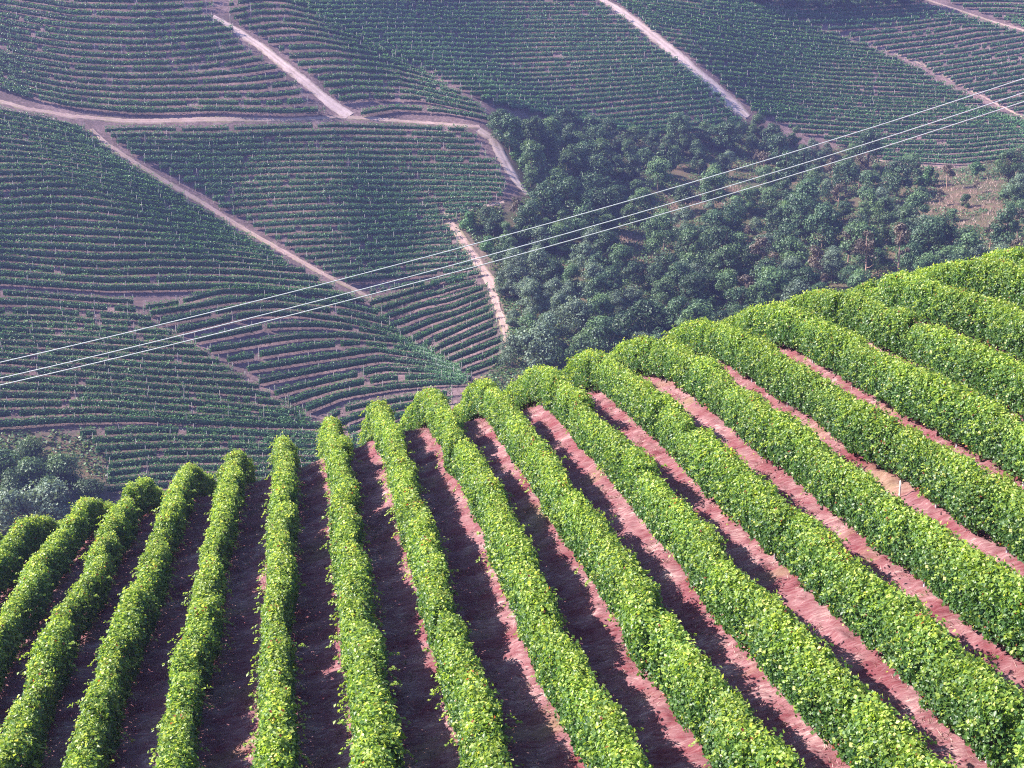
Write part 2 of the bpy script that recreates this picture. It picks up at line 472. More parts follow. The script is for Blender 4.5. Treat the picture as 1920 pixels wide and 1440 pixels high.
field('A', 'plot above the dirt lane', [
    "-150,-95 0,-50 133,-35 300,-38 436,-45", "-150,-30 0,5 133,25 233,28 333,25 402,22", "-150,50 0,100 50,115 133,128 233,133 333,132 430,122 503,110",
    "-150,105 0,163 50,180 133,198 233,208 300,210 400,207 530,211 612,206"], 12.0, 'leaf_far', gaps=.06)
field('B', 'small curved plot between pale track and wood', [
    "430,-45 480,-50 520,-45 560,-40", "428,36 480,26 540,24 612,40", "480,66 560,60 640,72 715,92", "540,108 640,104 720,112 800,136", "590,150 640,144 740,147 870,176", "632,188 700,182 780,185 918,214", "672,214 740,203 830,209 938,228"], 13.5, 'leaf_far', gaps=.03)
field('C', 'broad high plot behind the ridge', [
    "480,-45 800,-50 1085,-45", "545,5 800,8 1145,8", "640,60 800,56 950,58 1202,58", "765,118 950,124 1100,120 1275,112", "895,186 1050,184 1200,172 1335,160", "1040,222 1150,228 1250,218 1378,205", "1180,250 1280,245 1400,232"], 8.7, 'leaf_far_light', gaps=.05)
field('D', 'high plot beyond the widest pale track', [
    "1100,-50 1250,-45 1350,-25 1440,5", "1142,-6 1250,5 1350,15 1470,26", "1205,42 1350,62 1480,80 1655,95", "1290,105 1400,115 1550,130 1745,138", "1362,165 1500,175 1650,185 1850,192", "1412,212 1550,222 1700,230 1920,228 2060,290", "1530,258 1700,268 1800,268 1920,255 2060,320", "1650,298 1800,306 1920,290 2060,345"], 9.0, 'leaf_far', gaps=.03)
field('E', 'high corner plot behind the thin footpath', [
    "1380,-40 1500,-40 1680,-35", "1316,6 1440,14 1560,10 1725,2", "1466,30 1600,34 1700,28 1795,22", "1588,67 1700,55 1800,40 1862,44", "1678,101 1800,85 1925,62", "1748,133 1850,118 2000,95", "1820,172 1920,155 2060,130", "1915,214 1980,205 2060,195"], 8.2, 'leaf_far_light', gaps=.06)
field('F', 'dark plot above the uppermost footpath', [
    "1720,-45 1900,-45 2060,-45", "1775,0 1850,1 1925,2 2060,8", "1862,30 1920,31 2060,38", "1912,47 1980,58 2060,75"], 9.5, 'leaf_far', gaps=.01)
field('G', 'central three-cornered plot below the dirt lane', [
    "190,247 260,243 350,246 450,243 640,237 760,240 893,246", "232,286 400,291 640,285 780,288 926,291", "335,341 450,339 640,331 780,333 958,341", "410,387 500,383 640,376 780,379 940,374", "492,437 600,432 720,425 838,418", "568,485 700,475 800,470 878,466", "640,528 760,518 898,504", "692,552 800,532 905,512"], 11.0, 'leaf_far_light', gaps=.04)
field('H', 'shaded plot beside the stepped footpath', [
    "-150,180 0,210 83,225 160,243", "-150,240 0,253 83,263 165,277 232,300", "-150,375 0,353 67,349 133,347 233,365 320,380 385,394", "-150,420 0,410 100,403 233,413 380,428 478,448",
    "-150,480 0,485 100,495 200,500 300,496 430,498 576,508", "-150,525 0,530 100,537 200,543 330,540 430,537 530,543 675,560"], 13.0, 'leaf_far', top=1.8, bottom=.25, gaps=.008)
field('I', 'lower plot downhill of the stepped gap', [
    "-150,545 0,552 133,560 255,569", "-150,582 0,587 100,587 290,600", "-150,630 0,633 133,637 372,652", "-150,672 0,680 133,690 300,702 478,712", "-150,745 0,745 200,747 333,756 575,776", "-150,790 0,780 183,772 333,783 605,794"], 14.0, 'leaf_far', bottom=.3, gaps=.05)
field('J', 'lowest plot above the corner bushes', [
    "-100,800 0,800 133,792 267,790 633,805", "150,815 300,810 500,817 700,822", "193,862 283,853 500,850 700,850", "200,922 270,917 500,905 640,900"], 14.5, 'leaf_far', bottom=.3, gaps=.05)
field('K', 'lower plot between stepped gap and fold', [
    "262,580 330,571 417,549 500,547 600,553 696,568", "268,592 417,568 500,560 640,572 724,592", "328,624 467,592 560,590 640,600 752,626", "390,658 567,633 640,630 750,640 820,664", "458,696 560,680 640,667 707,657 807,673 868,694",
    "512,741 633,712 723,693 807,697 888,711", "552,779 640,745 740,727 840,720 885,720", "612,792 640,772 690,760 780,747 850,737", "650,812 700,795 780,775 850,765"], 15.5, 'leaf_far', bottom=.3, gaps=.05)
field('L', 'fan-shaped plot between the fold and wood', [
    "690,572 760,553 827,530 880,522", "710,600 780,578 840,564 915,538", "746,629 830,598 880,580 922,563", "790,653 873,613 930,590", "838,680 900,655 945,638", "874,700 915,685 945,670"], 13, 'leaf_far', bottom=.35, gaps=.04)

def rs(c, n):
    s = np.concatenate([[0], np.cumsum(np.linalg.norm(np.diff(c, axis=0), axis=1))])
    t = np.linspace(0, s[-1], n)
    return np.stack([np.interp(t, s, c[:, 0]), np.interp(t, s, c[:, 1])], -1)

post_v, post_f = tube([(0, 0, -.2), (0, 0, 1.0), (0, 0, 2.15)], .055, 5)
POST_ME = mesh_from('post', post_v, post_f, None, [M['wood_post']])

def far_row(path, mat, sk, top, bottom, gaps, name, label, group, posts):
    seg = np.linalg.norm(np.diff(path, axis=0), axis=1)
    s = np.concatenate([[0], np.cumsum(seg)])
    L = s[-1]
    if L < 3: return None
    dist = np.linalg.norm(path.mean(0))
    per_m = np.clip(54 * (290 / dist) ** 1.2, 26, 66)
    size = np.clip(.235 * dist / 290, .22, .42) * sk
    nq = int(L * per_m)
    t = rng.random(nq) * L
    ph = rng.random() * 100
    # missing vines
    slot = np.floor(t / 1.3).astype(int)
    alive = rng.random(slot.max() + 2) > gaps
    t = t[alive[slot] | (rng.random(nq) < .12)]
    nq = len(t)
    base = np.stack([np.interp(t, s, path[:, k]) for k in range(3)], -1)
    tan = np.stack([np.interp(np.minimum(t + .5, L), s, path[:, k]) - np.interp(np.maximum(t - .5, 0), s, path[:, k]) for k in range(2)], -1)
    tan = unit(tan)
    side = np.stack([tan[:, 1], -tan[:, 0]], -1)
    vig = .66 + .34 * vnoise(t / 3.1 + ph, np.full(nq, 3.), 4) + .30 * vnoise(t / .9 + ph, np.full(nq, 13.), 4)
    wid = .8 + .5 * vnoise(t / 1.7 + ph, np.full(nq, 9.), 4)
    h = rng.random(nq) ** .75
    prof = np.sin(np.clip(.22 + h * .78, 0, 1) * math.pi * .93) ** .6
    lat = (rng.random(nq) * 2 - 1)
    lat = np.sign(lat) * np.abs(lat) ** .6
    off = lat * .52 * prof * wid + .12 * (vnoise(t / 6 + ph, np.full(nq, 1.), 8) - .5)
    p = base.copy()
    p[:, :2] += side * off[:, None]
    p[:, 2] = far_z(p[:, 0], p[:, 1]) * .5 + base[:, 2] * .5 + bottom + (top - bottom) * h * vig
    nr = unit(np.concatenate([side * lat[:, None] * .9, (.35 + .9 * h)[:, None]], 1) + rng.normal(size=(nq, 3)) * .45)
    v, f = leaves(p, nr, size * (.7 + .6 * rng.random(nq)), .95, .12)
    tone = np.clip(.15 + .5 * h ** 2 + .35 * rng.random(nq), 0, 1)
    mb = MB()
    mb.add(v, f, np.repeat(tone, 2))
    # dark core box added to block light, shading the inside of the row
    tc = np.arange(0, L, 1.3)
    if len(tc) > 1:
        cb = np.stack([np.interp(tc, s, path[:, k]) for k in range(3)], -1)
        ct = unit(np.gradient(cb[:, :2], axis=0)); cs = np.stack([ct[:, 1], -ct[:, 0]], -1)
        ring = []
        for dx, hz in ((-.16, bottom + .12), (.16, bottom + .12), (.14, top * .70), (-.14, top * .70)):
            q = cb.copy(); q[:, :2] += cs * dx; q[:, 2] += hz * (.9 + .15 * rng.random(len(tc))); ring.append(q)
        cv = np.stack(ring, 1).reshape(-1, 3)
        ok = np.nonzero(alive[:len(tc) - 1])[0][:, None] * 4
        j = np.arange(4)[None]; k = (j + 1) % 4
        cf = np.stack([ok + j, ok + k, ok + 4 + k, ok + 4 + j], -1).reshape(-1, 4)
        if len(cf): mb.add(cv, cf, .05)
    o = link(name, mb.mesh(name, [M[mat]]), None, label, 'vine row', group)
    if posts:
        step = 6.0
        pos = np.arange(.2, L, step)
        for tt in list(pos) + [L - .1]:
            q = [np.interp(tt, s, path[:, k]) for k in range(3)]
            po = link('post', POST_ME, o)
            po.location = q
            po.rotation_euler = (random.gauss(0, .04), random.gauss(0, .04), random.random() * 3)
            po.scale = (1, 1, .9 + .2 * random.random())
    return o

def build_fields():
    for key, name, guides, gap, mat, sk, top, bottom, gaps, posts in FIELDS:
        NS = 60
        G = np.stack([rs(g, NS) for g in guides])
        rows = []
        for a in range(len(G) - 1):
            m = np.mean(np.abs(G[a + 1][:, 1] - G[a][:, 1]))
            k = max(1, int(round(m / gap)))
            for j in range(k):
                rows.append(G[a] * (1 - j / k) + G[a + 1] * j / k)
        rows.append(G[-1])
        group = 'vine rows of the ' + name
        for i, r in enumerate(rows):
            r = r.copy()
            wob = vnoise(np.linspace(0, 4, NS) + i * .15, np.full(NS, i * .4), 21) - .5
            r[:, 1] += wob * 2.2
            a, b = rng.random(2) * .028
            r = rs(np.stack([np.interp(np.linspace(a, 1 - b, NS), np.linspace(0, 1, NS), r[:, k]) for k in range(2)], -1), max(8, int(np.ptp(r[:, 0]) / 9)))
            p = cast(r[:, 0], r[:, 1] + 6)      # the traced line is the crest of the row: its foot stands a little lower
            far_row(p, mat, sk, top, bottom, gaps, 'vine_row', '%s vine row from the top, %s' % (ordinal(i + 1), name), group, posts)
build_fields()

# ------------------------------------------------------------------ near vines
def vine_variant(k):
    n = 4300
    y = (rng.random(n) + rng.random(n) - 1.0) * 1.14
    a = rng.random(n)
    ang = (a - .5) * 2 * R(152)           # around the section from lower side over the top to lower side
    ph = rng.random() * 50
    bulge = .60 + .38 * vnoise(y * 1.3 + ph, ang * .9 + ph, k) + .46 * vnoise(y * 3.4 + ph, ang * 2.6 + ph, k + 50)
    depth = 1.04 - .50 * rng.random(n) ** 1.7 + np.where(rng.random(n) < .12, .22 * rng.random(n), 0)
    hw, hh, cz = .37, 1.0, 1.10
    x = np.sign(np.sin(ang)) * np.abs(np.sin(ang)) ** .8 * hw * bulge * depth
    z = cz + np.sign(np.cos(ang)) * np.abs(np.cos(ang)) ** .75 * hh * (.87 + .34 * (bulge - 1)) * depth
    nr = np.stack([np.sin(ang) * 1.0, np.zeros(n), np.cos(ang) * .6 + .55], -1)
    nr = unit(nr + rng.normal(size=(n, 3)) * .8)
    pos = np.stack([x, y, z], -1)
    keep = z > .16 + .50 * vnoise(y * 3 + ph, y * 0 + x * 2, 77)
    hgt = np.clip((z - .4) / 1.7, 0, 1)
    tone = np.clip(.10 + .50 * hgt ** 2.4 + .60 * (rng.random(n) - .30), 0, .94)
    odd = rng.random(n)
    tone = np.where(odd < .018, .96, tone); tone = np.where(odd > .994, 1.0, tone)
    mb = MB()
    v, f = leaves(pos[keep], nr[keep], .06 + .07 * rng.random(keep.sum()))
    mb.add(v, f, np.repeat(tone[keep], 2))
    # stray shoots
    for _ in range(rng.integers(6, 12)):
        y0 = (rng.random() - .5) * 1.2
        s = rng.choice([-1, 1])
        z0 = 1.0 + .85 * rng.random()
        ln = .22 + .5 * rng.random() ** 1.5
        up = rng.normal(.25, .35)
        t = np.linspace(0, 1, 9)
        c = np.stack([s * (.25 + ln * t * (.85 if z0 < 1.7 else .35)), y0 + rng.normal(0, .25) * t * ln, z0 + ln * (up * t - .55 * t * t) + (.25 * t * ln if z0 > 1.7 else 0)], -1)
        v, f = tube(c, np.linspace(.006, .003, 9), 3); mb.add(v, f, .5)
        m = 16
        tt = rng.random(m)
        p = np.stack([np.interp(tt, t, c[:, q]) for q in range(3)], -1) + rng.normal(0, .035, (m, 3))
        v, f = leaves(p, unit(np.array([[s * .4, 0, .8]]) + rng.normal(size=(m, 3)) * .5), .07 + .05 * rng.random(m))
        mb.add(v, f, np.repeat(np.clip(.6 + .25 * rng.random(m), 0, .93), 2))
    return mb.mesh('vine', [M['leaf_near']])

VINES = [vine_variant(k) for k in range(14)]
TRUNKS = []
for k in range(5):
    t = np.linspace(0, 1, 6)
    c = np.stack([.05 * np.sin(t * 4 + k), .06 * np.cos(t * 3 + 2 * k), -.1 + t * 1.0], -1)
    v, f = tube(c, np.linspace(.035, .02, 6), 6)
    TRUNKS.append(mesh_from('trunk', v, f, None, [M['vine_bark']]))
v, f = tube([(0, 0, -.2), (0, 0, 1), (0, 0, 2.0), (0, 0, 2.01)], [.045, .045, .045, .001], 4)
NPOST_ME = mesh_from('post', v, f, None, [M['concrete']])
v, f = tube([(0, 0, -.1), (0, 0, .2), (0, 0, .42), (0, 0, .43)], [.03, .03, .03, .001], 5)
STAKE_ME = mesh_from('stake', v, f, None, [M['white_paint']])

def near_rows():
    for i in range(-9, 18):
        x0 = ROW0 + ROW_GAP * i
        ya = 27.0 if i <= 0 else (22.0 if i < 3 else 15.5)
        if i < -1: ya = 29.0
        if i > 8: ya = 24.0
        yb = 84.0
        loc = row_to_world(np.array(x0), np.array(ya), near_z(x0, ya))
        if i == 0: lab = 'bright green vine row that runs straight away from the viewer'
        elif i < 0: lab = 'leafy vine row, %s on the bush side of the row running straight away' % ordinal(-i)
        else: lab = 'leafy vine row, %s on the wood side of the row running straight away' % ordinal(i)
        root = link('vine_row', None, None, lab, 'vine row', 'vine rows on the near slope')
        root.location = loc
        root.rotation_euler = (0, 0, -TH)
        y = ya
        k = 0
        ph = i * 7.3
        vig = 1.0
        while y < yb:
            wob = .34 * (float(vnoise(np.array(y / 2.6), np.array(ph), 12)) - .5)
            z = float(near_z(x0 + wob, y)); sl = math.atan2(float(near_z(x0, y + .5)) - float(near_z(x0, y - .5)), 1.0)
            big = float(vnoise(np.array(y / 2.3), np.array(ph + 40), 13))
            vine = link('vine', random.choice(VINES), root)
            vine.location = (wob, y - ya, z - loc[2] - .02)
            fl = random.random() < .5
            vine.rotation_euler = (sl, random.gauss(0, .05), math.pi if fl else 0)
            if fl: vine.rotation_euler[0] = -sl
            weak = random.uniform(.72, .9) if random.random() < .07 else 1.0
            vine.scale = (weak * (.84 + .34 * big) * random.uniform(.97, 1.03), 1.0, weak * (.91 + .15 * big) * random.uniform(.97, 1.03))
            tr = link('trunk', random.choice(TRUNKS), vine)
            tr.location = (random.gauss(0, .03), random.uniform(-.25, .25), 0)
            if k % 4 == 0:
                po = link('post', NPOST_ME, root)
                po.location = (wob * .5, y - ya + .5, z - loc[2]); po.rotation_euler = (random.gauss(0, .03), random.gauss(0, .03), random.random())
                po.scale = (1, 1, .82)
            if i == 8 and abs(y - 39.8) < .56:
                st = link('stake', STAKE_ME, root); st['label'] = 'short white painted stake at the foot of the vines'
                st.location = (wob - .5, y - ya, z - loc[2])
            y += 1.12 * random.uniform(.95, 1.05); k += 1
near_rows()

# ------------------------------------------------------------------ grass, straw and weeds between the near rows
def ground_cover(name, n, mat, xfun, hmin, hmax, wdt, patch, seed, flat=.6):
    y = 16 + 62 * rng.random(n) ** .8
    row = rng.integers(-9, 17, n)
    x = ROW0 + ROW_GAP * row + xfun(n)
    keep = vnoise(x * .9, y * .55, seed) > patch
    x, y = x[keep], y[keep]
    n = len(x)
    # clumps
    cx, cyy = x, y
    m = 7
    x = np.repeat(cx, m) + rng.normal(0, .06, n * m); y = np.repeat(cyy, m) + rng.normal(0, .06, n * m)
    base = row_to_world(x, y, near_z(x, y) - .02)
    base[:, 2] += .045 * np.cos(((x - ROW0) / ROW_GAP) * 2 * math.pi) + .02
    ln = hmin + (hmax - hmin) * rng.random(n * m)
    d = rng.normal(size=(n * m, 3)) * flat; d[:, 2] = 1; d = unit(d)
    sd = unit(np.cross(d, rng.normal(size=(n * m, 3)))) * wdt
    tip = base + d * ln[:, None]
    V = np.stack([base - sd, base + sd, tip], 1).reshape(-1, 3)
    F = np.arange(n * m * 3).reshape(-1, 3)
    o = link(name, mesh_from(name, V, F, rng.random(n * m), [M[mat]]), kind='stuff')
    return o
o = ground_cover('dry_grass', 42000, 'straw', lambda n: rng.normal(-.9, .6, n), .06, .24, .008, .36, 31, 2.2)
o['label'] = 'pale dry grass and straw lying between the near vine rows'
o = ground_cover('weeds', 7000, 'weed', lambda n: rng.normal(.95, .5, n), .05, .16, .011, .56, 32, .9)
o['label'] = 'low green weeds in patches between the near vine rows'

# ------------------------------------------------------------------ trees
def crown_mesh(name, mat, height, radius, low, nlobe, nleaf, size, loose=.25, cone=False, aspect=.9):
    mb = MB()
    lobes = []
    for k in range(nlobe):
        h = rng.random() ** .8
        zz = low + (height - low) * (.08 + .84 * h)
        if cone: rr = radius * (1.02 - h) * .8
        else: rr = radius * math.sqrt(max(.05, 1 - (2 * h - .85) ** 2 * .8)) * .72
        a = rng.random() * 2 * math.pi
        q = rr * math.sqrt(rng.random())
        lobes.append((q * math.cos(a), q * math.sin(a), zz, (.17 + .33 * rng.random() ** 1.3) * radius * (.6 if cone else 1)))
    lobes.append((0, 0, height - .5 * radius * .5, radius * .38))
    per = nleaf // len(lobes)
    for (x, y, z, r) in lobes:
        d = unit(rng.normal(size=(per, 3)))
        rad = r * (1 - loose * rng.random(per) ** 1.5 + .18 * rng.normal(size=per) * loose)
        p = np.array([x, y, z]) + d * rad[:, None] * np.array([1, 1, .78])
        nr = unit(d + np.array([0, 0, .35]) + rng.normal(size=(per, 3)) * .45)
        v, f = leaves(p, nr, size * (.6 + .8 * rng.random(per)), aspect, .12)
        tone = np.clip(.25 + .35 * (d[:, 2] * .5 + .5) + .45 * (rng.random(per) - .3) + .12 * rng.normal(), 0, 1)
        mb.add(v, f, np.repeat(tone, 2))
    return mb.mesh(name, [M[mat]])

def trunk_mesh(height, low, radius, r0, mat, limbs=6):
    mb = MB()
    t = np.linspace(0, 1, 7)
    lean = rng.normal(0, .05, 2) * height
    c = np.stack([lean[0] * t * t, lean[1] * t * t, -.5 + t * (height * .9 + .5)], -1)
    v, f = tube(c, r0 * (1 - .8 * t) + .02, 7); mb.add(v, f)
    for k in range(limbs):
        h = low * .8 + (height * .75 - low * .8) * rng.random()
        a = rng.random() * 6.28
        b = np.array([lean[0] * (h / height) ** 2, lean[1] * (h / height) ** 2, h])
        e = b + np.array([math.cos(a) * radius * .75, math.sin(a) * radius * .75, radius * (.35 + .4 * rng.random())])
        mid = (b + e) / 2 + np.array([0, 0, -.1 * radius])
        v, f = tube([b, mid, e], [r0 * .4, r0 * .25, r0 * .08], 5); mb.add(v, f)
    return mb.mesh('trunk', [M[mat]])

KIND = {}
def kind(key, n, args, trunk):
    KIND[key] = [(crown_mesh('crown', *args), trunk_mesh(*trunk)) for _ in range(n)]
kind('dark', 4, ('tree_dark', 9.0, 4.2, 1.4, 26, 4600, .34, .4), (9.0, 1.6, 4.0, .2, 'bark'))
kind('mid', 4, ('tree_mid', 8.2, 3.8, 1.0, 24, 4600, .32, .45), (8.2, 1.2, 3.6, .18, 'bark'))
kind('grey', 3, ('tree_grey', 7.0, 3.4, .6, 24, 5200, .25, .6), (7.0, .8, 3.2, .14, 'bark'))
kind('brown', 3, ('tree_brown', 8.0, 2.6, 2.6, 12, 1000, .36, .6), (8.0, 2.6, 2.6, .17, 'bark_pale'))
kind('pine', 2, ('tree_brown', 12.0, 2.6, 6.0, 14, 1300, .34, .5), (12.0, 4.5, 2.2, .22, 'bark_pale'))
kind('shrub', 4, ('tree_mid', 3.2, 2.2, .1, 10, 1200, .32), (3.2, .2, 2.0, .08, 'bark'))
kind('bush', 3, ('tree_mid', 5.0, 3.4, .1, 30, 5200, .27, .5), (5.0, .2, 2.6, .1, 'bark'))
kind('bright', 2, ('tree_bright', 3.6, 2.3, .1, 11, 1500, .32), (3.6, .2, 2.0, .08, 'bark'))
kind('greyshrub', 2, ('tree_grey', 4.2, 3.2, .1, 16, 3000, .24, .5), (4.2, .2, 2.6, .08, 'bark'))
KIND_WORDS = {'dark': 'dark green broadleaf tree', 'mid': 'mid green broadleaf tree', 'grey': 'grey-green feathery tree', 'brown': 'dry brownish tree',
              'pine': 'reddish thin-crowned tree', 'shrub': 'low green shrub', 'bright': 'bright green shrub', 'greyshrub': 'grey-green feathery shrub', 'bush': 'speckled olive bush'}

def tree(key, pos, scale, label, group):
    c, t = random.choice(KIND[key])
    shrub = key in ('bush', 'shrub', 'bright', 'greyshrub')
    nm = 'shrub' if shrub else ('pine_tree' if key == 'pine' else 'tree')
    o = link(nm, None, None, label, 'shrub' if shrub else 'tree', group)
    o.location = pos
    o.rotation_euler = (0, 0, random.random() * 6.28)
    sc = scale
    o.scale = (sc * random.uniform(.9, 1.12), sc * random.uniform(.9, 1.12), sc * random.uniform(.88, 1.12))
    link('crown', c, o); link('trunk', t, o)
    return o

# single plants one can name
NAMED = [
    ('dark', 1408, 10, .8, 'dark tree of the high hedge above the vineyards, first from the ridge'),
    ('dark', 1436, 14, .8, 'dark tree of the high hedge above the vineyards, second from the ridge'),
    ('dark', 1466, 19, .8, 'dark tree of the high hedge above the vineyards, third from the ridge'),
    ('dark', 1498, 22, .8, 'dark tree of the high hedge above the vineyards, fourth from the ridge'),
    ('dark', 1530, 22, .8, 'dark tree of the high hedge above the vineyards, fifth from the ridge'),
    ('dark', 1562, 22, .8, 'dark tree of the high hedge above the vineyards, sixth from the ridge'),
    ('dark', 1594, 21, .8, 'dark tree of the high hedge above the vineyards, seventh from the ridge'),
    ('dark', 1626, 20, .8, 'dark tree of the high hedge above the vineyards, eighth from the ridge'),
    ('dark', 1658, 17, .8, 'dark tree of the high hedge above the vineyards, ninth from the ridge'),
    ('dark', 1690, 14, .8, 'dark tree of the high hedge above the vineyards, tenth from the ridge'),
    ('dark', 1720, 10, .8, 'dark tree of the high hedge above the vineyards, eleventh from the ridge'),
    ('bright', 985, 318, 1.0, 'bright green shrub at the bend of the pale track beside the wood'),
    ('bright', 968, 300, .8, 'small bright green shrub directly beside the bend of the pale track'),
    ('bright', 880, 432, 1.1, 'rounded green shrub where the pale track turns downhill'),
    ('dark', 912, 428, .5, 'small dark tree behind the rounded shrub at the pale track turn'),
    ('bright', 915, 472, 1.0, 'bright green shrub on the wood edge just above the power lines crossing the track'),
    ('greyshrub', 1012, 690, 1.9, 'grey-brown feathery bush just above the crest of the near vines'),
    ('grey', 960, 690, .9, 'grey-green feathery tree at the foot of the lower pale track'),
    ('grey', 975, 560, 1.0, 'grey-green feathery tree beside the end of the lower pale track'),
    ('grey', 1010, 540, 1.1, 'tall grey-green feathery tree on the wood edge below the wires'),
    ('grey', 1040, 590, 1.1, 'grey-green feathery tree standing in front of the dark gap in the wood'),
    ('grey', 965, 520, .9, 'small grey-green feathery tree below the narrow end of the pale track'),
    ('bright', 1740, 350, 1.3, 'blue-green shrub mass under the lowest vine row of the high plot'),
    ('bright', 1830, 335, 1.2, 'green shrub at the edge of the high plot above the pink slope'),
    ('bright', 1725, 362, 1.0, 'light green bush on the pink grassy slope'),
    ('mid', 1890, 345, 1.1, 'tall green tree closing the high plot near the photo edge'),
    ('grey', 1910, 385, 1.1, 'grey-green tree beside the pink grassy slope near the photo edge'),
    ('brown', 1905, 330, .9, 'brownish tree above the pink slope near the photo edge'),
    ('pine', 1427, 545, 1.0, 'reddish pine with bare trunk, first of three along the wood'),
    ('pine', 1622, 552, 1.0, 'reddish pine with bare trunk, second of three along the wood'),
    ('pine', 1682, 545, 1.0, 'reddish pine with bare trunk just above the near vine crest'),
    ('brown', 1525, 545, 1.1, 'broad dry reddish tree between two bare-trunked pines'),
    ('brown', 1590, 500, 1.0, 'dry reddish tree above the middle bare-trunked pine'),
    ('shrub', 335, 930, 1.1, 'dark speckled shrub behind the tips of the near vine rows'),
    ('greyshrub', 300, 960, .8, 'small pale bush half hidden by a near vine row end'),
    ('bush', 60, 935, 1.2, 'dark speckled bush at the foot of the lowest vine plot'),
    ('bush', 118, 912, 1.1, 'speckled olive bush beside the dark bush below the vines'),
    ('bush', 5, 905, 1.2, 'olive bush at the photo edge below the lowest vine plot'),
    ('bush', 172, 945, .9, 'small olive bush nearest the lowest vine rows'),
    ('bush', 60, 890, 1.0, 'speckled olive bush rising highest against the lowest vine plot'),
    ('bush', 28, 950, 1.0, 'speckled bush between the pale feathery bushes and the photo edge'),
    ('bush', 95, 962, 1.0, 'speckled bush directly above the larger pale feathery bush'),
    ('greyshrub', 95, 990, 1.6, 'pale grey-green feathery bush in front of the speckled bushes'),
    ('greyshrub', 20, 1000, 1.6, 'pale grey-green feathery bush by the near vines at the photo edge'),
    ('greyshrub', 150, 995, 1.2, 'small pale feathery bush just above the near vine ends'),
]
taken = []
for key, u, v, s, lab in NAMED:
    p = cast(np.array([float(u)]), np.array([float(v)]))[0]
    tree(key, p, s, lab, 'named trees and bushes on the far hillside')
    taken.append((u, v))
# the wood in the gully
SPARSE = pts("1700,345 1780,325 1880,330 1900,400 1880,470 1780,480 1720,410")
CLEAR = [pts("1150,440 1215,420 1225,520 1160,520"), pts("1235,385 1270,375 1275,430 1240,430"), pts("1245,365 1400,345 1400,385 1260,400"), pts("1800,400 1900,410 1900,460 1810,455")]
BASE = pts("930,252 960,238 1020,248 1100,250 1200,262 1330,268 1395,246 1450,262 1540,284 1600,300 1650,328 1800,350 1925,320 1960,330 1960,520 1700,560 1440,640 1300,670 1130,700 1000,700 958,660 940,560 935,520 900,462 960,400 1000,375")
cand, tries = [], 0
while tries < 30000 and len(cand) < 265:
    tries += 1
    u, v = random.uniform(860, 1950), random.uniform(250, 720)
    a = np.array([u]), np.array([v])
    if not inside(BASE, *a)[0]: continue
    near = 30 if v > 300 else 26
    sp = inside(SPARSE, *a)[0]
    if sp: near = 36
    if any(inside(c, *a)[0] for c in CLEAR) and random.random() < .93: continue
    if any(((u - x) / near) ** 2 + ((v - y) / (near * .66)) ** 2 < 1 for x, y in cand): continue
    if any(((u - x) / 22) ** 2 + ((v - y) / 16) ** 2 < 1 for x, y in taken): continue
    cand.append((u, v))
cand.sort(key=lambda t: t[1])
belts = [('upper', 'at the wood top edge'), ('high', 'high in the wood'), ('middle', 'midway down the wood'), ('low', 'low in the wood'), ('crest', 'above the near vines')]
lists = [[] for _ in belts]
for u, v in cand:
    lim = 250 + (700 - 250) * np.array([.14, .28, .45, .65])
    lists[int(np.searchsorted(lim, v))].append((u, v))
for (bk, words_), lst in zip(belts, lists):
    lst.sort()
    count = {}
    for u, v in lst:
        a = np.array([u]), np.array([v])
        q = random.random()
        if inside(SPARSE, *a)[0]:
            key, s = ('shrub', .8 + .5 * q) if q < .7 else ('brown', .5 + .3 * random.random())
        elif u > 1400 and v > 440:
            key, s = (('dark', .9) if q < .42 else ('mid', .9) if q < .72 else ('grey', 1.0) if q < .88 else ('brown', .9))
        elif u < 1120 and v > 470:
            key, s = (('grey', 1.0) if q < .6 else ('mid', .75) if q < .85 else ('dark', .8))
        elif u < 1120 and v < 400:
            key, s = (('mid', .95) if q < .55 else ('dark', .95) if q < .85 else ('grey', .9))
        else:
            key, s = (('dark', .95) if q < .5 else ('mid', .9) if q < .82 else ('grey', .9) if q < .93 else ('brown', .8))
        if bk == 'upper': s *= .82
        s *= random.uniform(.55, 1.0) if random.random() < .45 else random.uniform(.9, 1.25)
        count[key] = count.get(key, 0) + 1
        p = cast(*a)[0]
        tree(key, p, s, '%s %s, %s one from the pale track' % (KIND_WORDS[key], words_, ordinal(count[key])), 'trees of the wood in the gully')

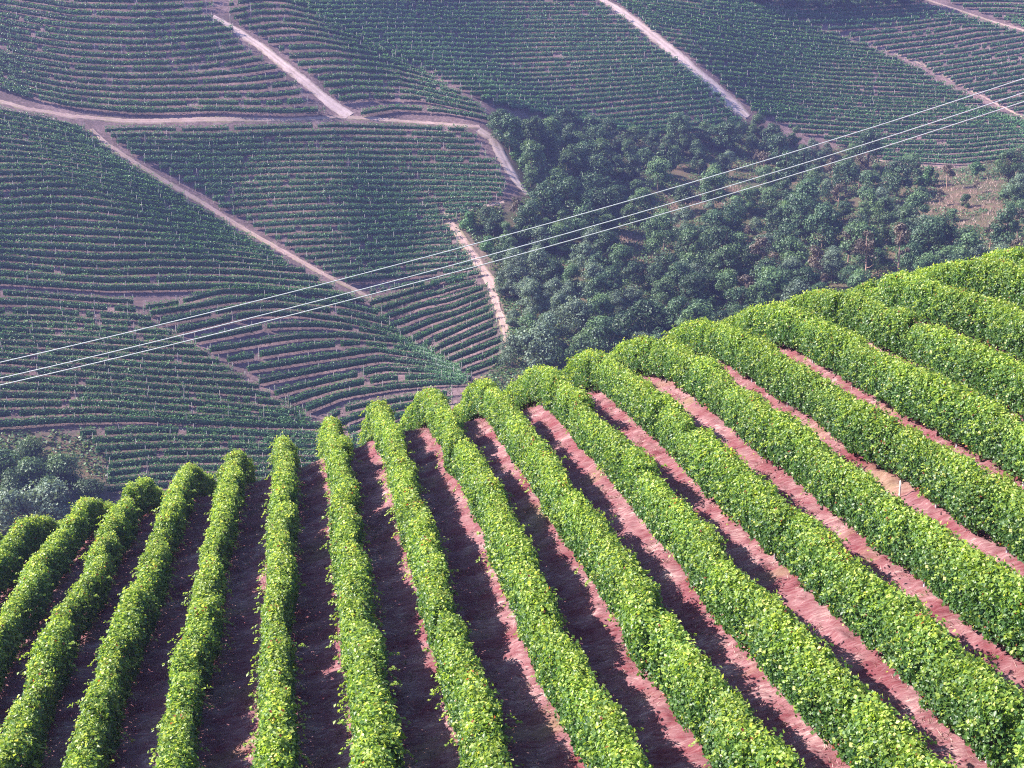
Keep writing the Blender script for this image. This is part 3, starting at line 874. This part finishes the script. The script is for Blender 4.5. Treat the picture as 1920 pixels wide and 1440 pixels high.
def undergrowth():
    n = 42000
    u = rng.uniform(850, 1960, n); v = rng.uniform(230, 760, n)
    k = inside(WOOD, u, v)
    u2 = rng.uniform(-100, 260, 1500); v2 = rng.uniform(800, 1000, 1500)
    k2 = inside(BUSHY, u2, v2)
    u, v = np.concatenate([u[k], u2[k2]]), np.concatenate([v[k], v2[k2]])
    p = cast(u, v)
    dens = vnoise(p[:, 0] / 7, p[:, 1] / 7, 17)
    clear = np.zeros(len(u), bool)
    for c in CLEAR + [SPARSE]: clear |= inside(c, u, v)
    keep = (dens > .22) & (~clear | (dens > .52))
    p, clear, dens = p[keep], clear[keep], dens[keep]
    m = 4
    p = np.repeat(p, m, 0) + rng.normal(0, .45, (len(p) * m, 3))
    p[:, 2] = far_z(p[:, 0], p[:, 1]) + .15 + rng.random(len(p)) * np.repeat(.3 + 1.1 * np.clip(dens - .35, 0, 1), m)
    nr = unit(rng.normal(size=(len(p), 3)) * .5 + np.array([0, 0, .8]))
    vv, f = leaves(p, nr, .35 + .25 * rng.random(len(p)), .9, .12)
    o = link('undergrowth', mesh_from('undergrowth', vv, f, np.repeat(rng.random(len(p)), 2), [M['tree_mid']]), kind='stuff')
    o['label'] = 'low green undergrowth covering the floor of the wood'
    # tawny grass in the openings
    n = 9000
    u = rng.uniform(1100, 1920, n); v = rng.uniform(320, 560, n)
    k = np.zeros(n, bool)
    for c in CLEAR + [SPARSE]: k |= inside(c, u, v)
    p = cast(u[k], v[k]); m = 5
    p = np.repeat(p, m, 0) + rng.normal(0, .4, (len(p) * m, 3)); p[:, 2] = far_z(p[:, 0], p[:, 1]) - .02
    d = unit(rng.normal(size=p.shape) * .4 + np.array([0, 0, 1])); sd = unit(np.cross(d, rng.normal(size=p.shape))) * .06
    V = np.stack([p - sd, p + sd, p + d * (.4 + .5 * rng.random((len(p), 1)))], 1).reshape(-1, 3)
    o = link('tawny_grass', mesh_from('tawny_grass', V, np.arange(len(V)).reshape(-1, 3), rng.random(len(p)), [M['straw']]), kind='stuff')
    o['label'] = 'tawny dry grass in the openings of the wood'
undergrowth()

# ------------------------------------------------------------------ overhead cables
def cable(name, label, pix, dist):
    pix = np.array(pix, float)
    d = rays(pix[:, 0], pix[:, 1])
    u0, u1 = pix[0, 0], pix[-1, 0]
    yy = dist[0] + (dist[1] - dist[0]) * (pix[:, 0] - u0) / (u1 - u0)
    p = d / d[:, 1:2] * yy[:, None]
    # the cable hangs in a vertical plane: parabola through the sighted points
    ax = p[-1, :2] - p[0, :2]; Lh = np.linalg.norm(ax); ax /= Lh
    s = (p[:, :2] - p[0, :2]) @ ax
    co = np.polyfit(s, p[:, 2], 2)
    t = np.linspace(-60, Lh + 60, 160)
    c = np.stack([p[0, 0] + ax[0] * t, p[0, 1] + ax[1] * t, np.polyval(co, t)], -1)
    v, f = tube(c, .029, 6)
    link(name, mesh_from(name, v, f, None, [M['cable']], True), None, label, 'cable', 'overhead power lines')
cable('power_line', 'highest of three thin white power lines crossing above the far vineyard', [(0, 680), (320, 603), (640, 521), (960, 437), (1280, 346), (1600, 249), (1920, 147)], (72, 84))
cable('power_line', 'middle one of three thin white power lines crossing above the far vineyard', [(0, 709), (320, 633), (640, 551), (960, 465), (1280, 373), (1600, 276), (1920, 174)], (72.5, 84.5))
cable('power_line', 'lowest of three thin white power lines crossing above the far vineyard', [(0, 722), (320, 646), (640, 565), (960, 480), (1280, 388), (1600, 292), (1920, 191)], (73, 85))

# ------------------------------------------------------------------ air
def haze():
    x0, x1, y0, y1, z0, z1 = -430, 450, -80, 910, -110, 215
    V = [(x, y, z) for z in (z0, z1) for y in (y0, y1) for x in (x0, x1)]
    F = [(0, 2, 3, 1), (4, 5, 7, 6), (0, 1, 5, 4), (2, 6, 7, 3), (0, 4, 6, 2), (1, 3, 7, 5)]
    m, N, L = new_mat('haze')
    pv = N.new('ShaderNodeVolumePrincipled')
    pv.inputs['Color'].default_value = (.42, .44, 1.0, 1)
    pv.inputs['Density'].default_value = .00027
    pv.inputs['Anisotropy'].default_value = .2
    o = N.new('ShaderNodeOutputMaterial'); L.new(pv.outputs[0], o.inputs['Volume'])
    ob = link('haze', mesh_from('haze', V, F, None, [m]), kind='stuff')
    ob['label'] = 'thin bluish air haze over the valley'
haze()
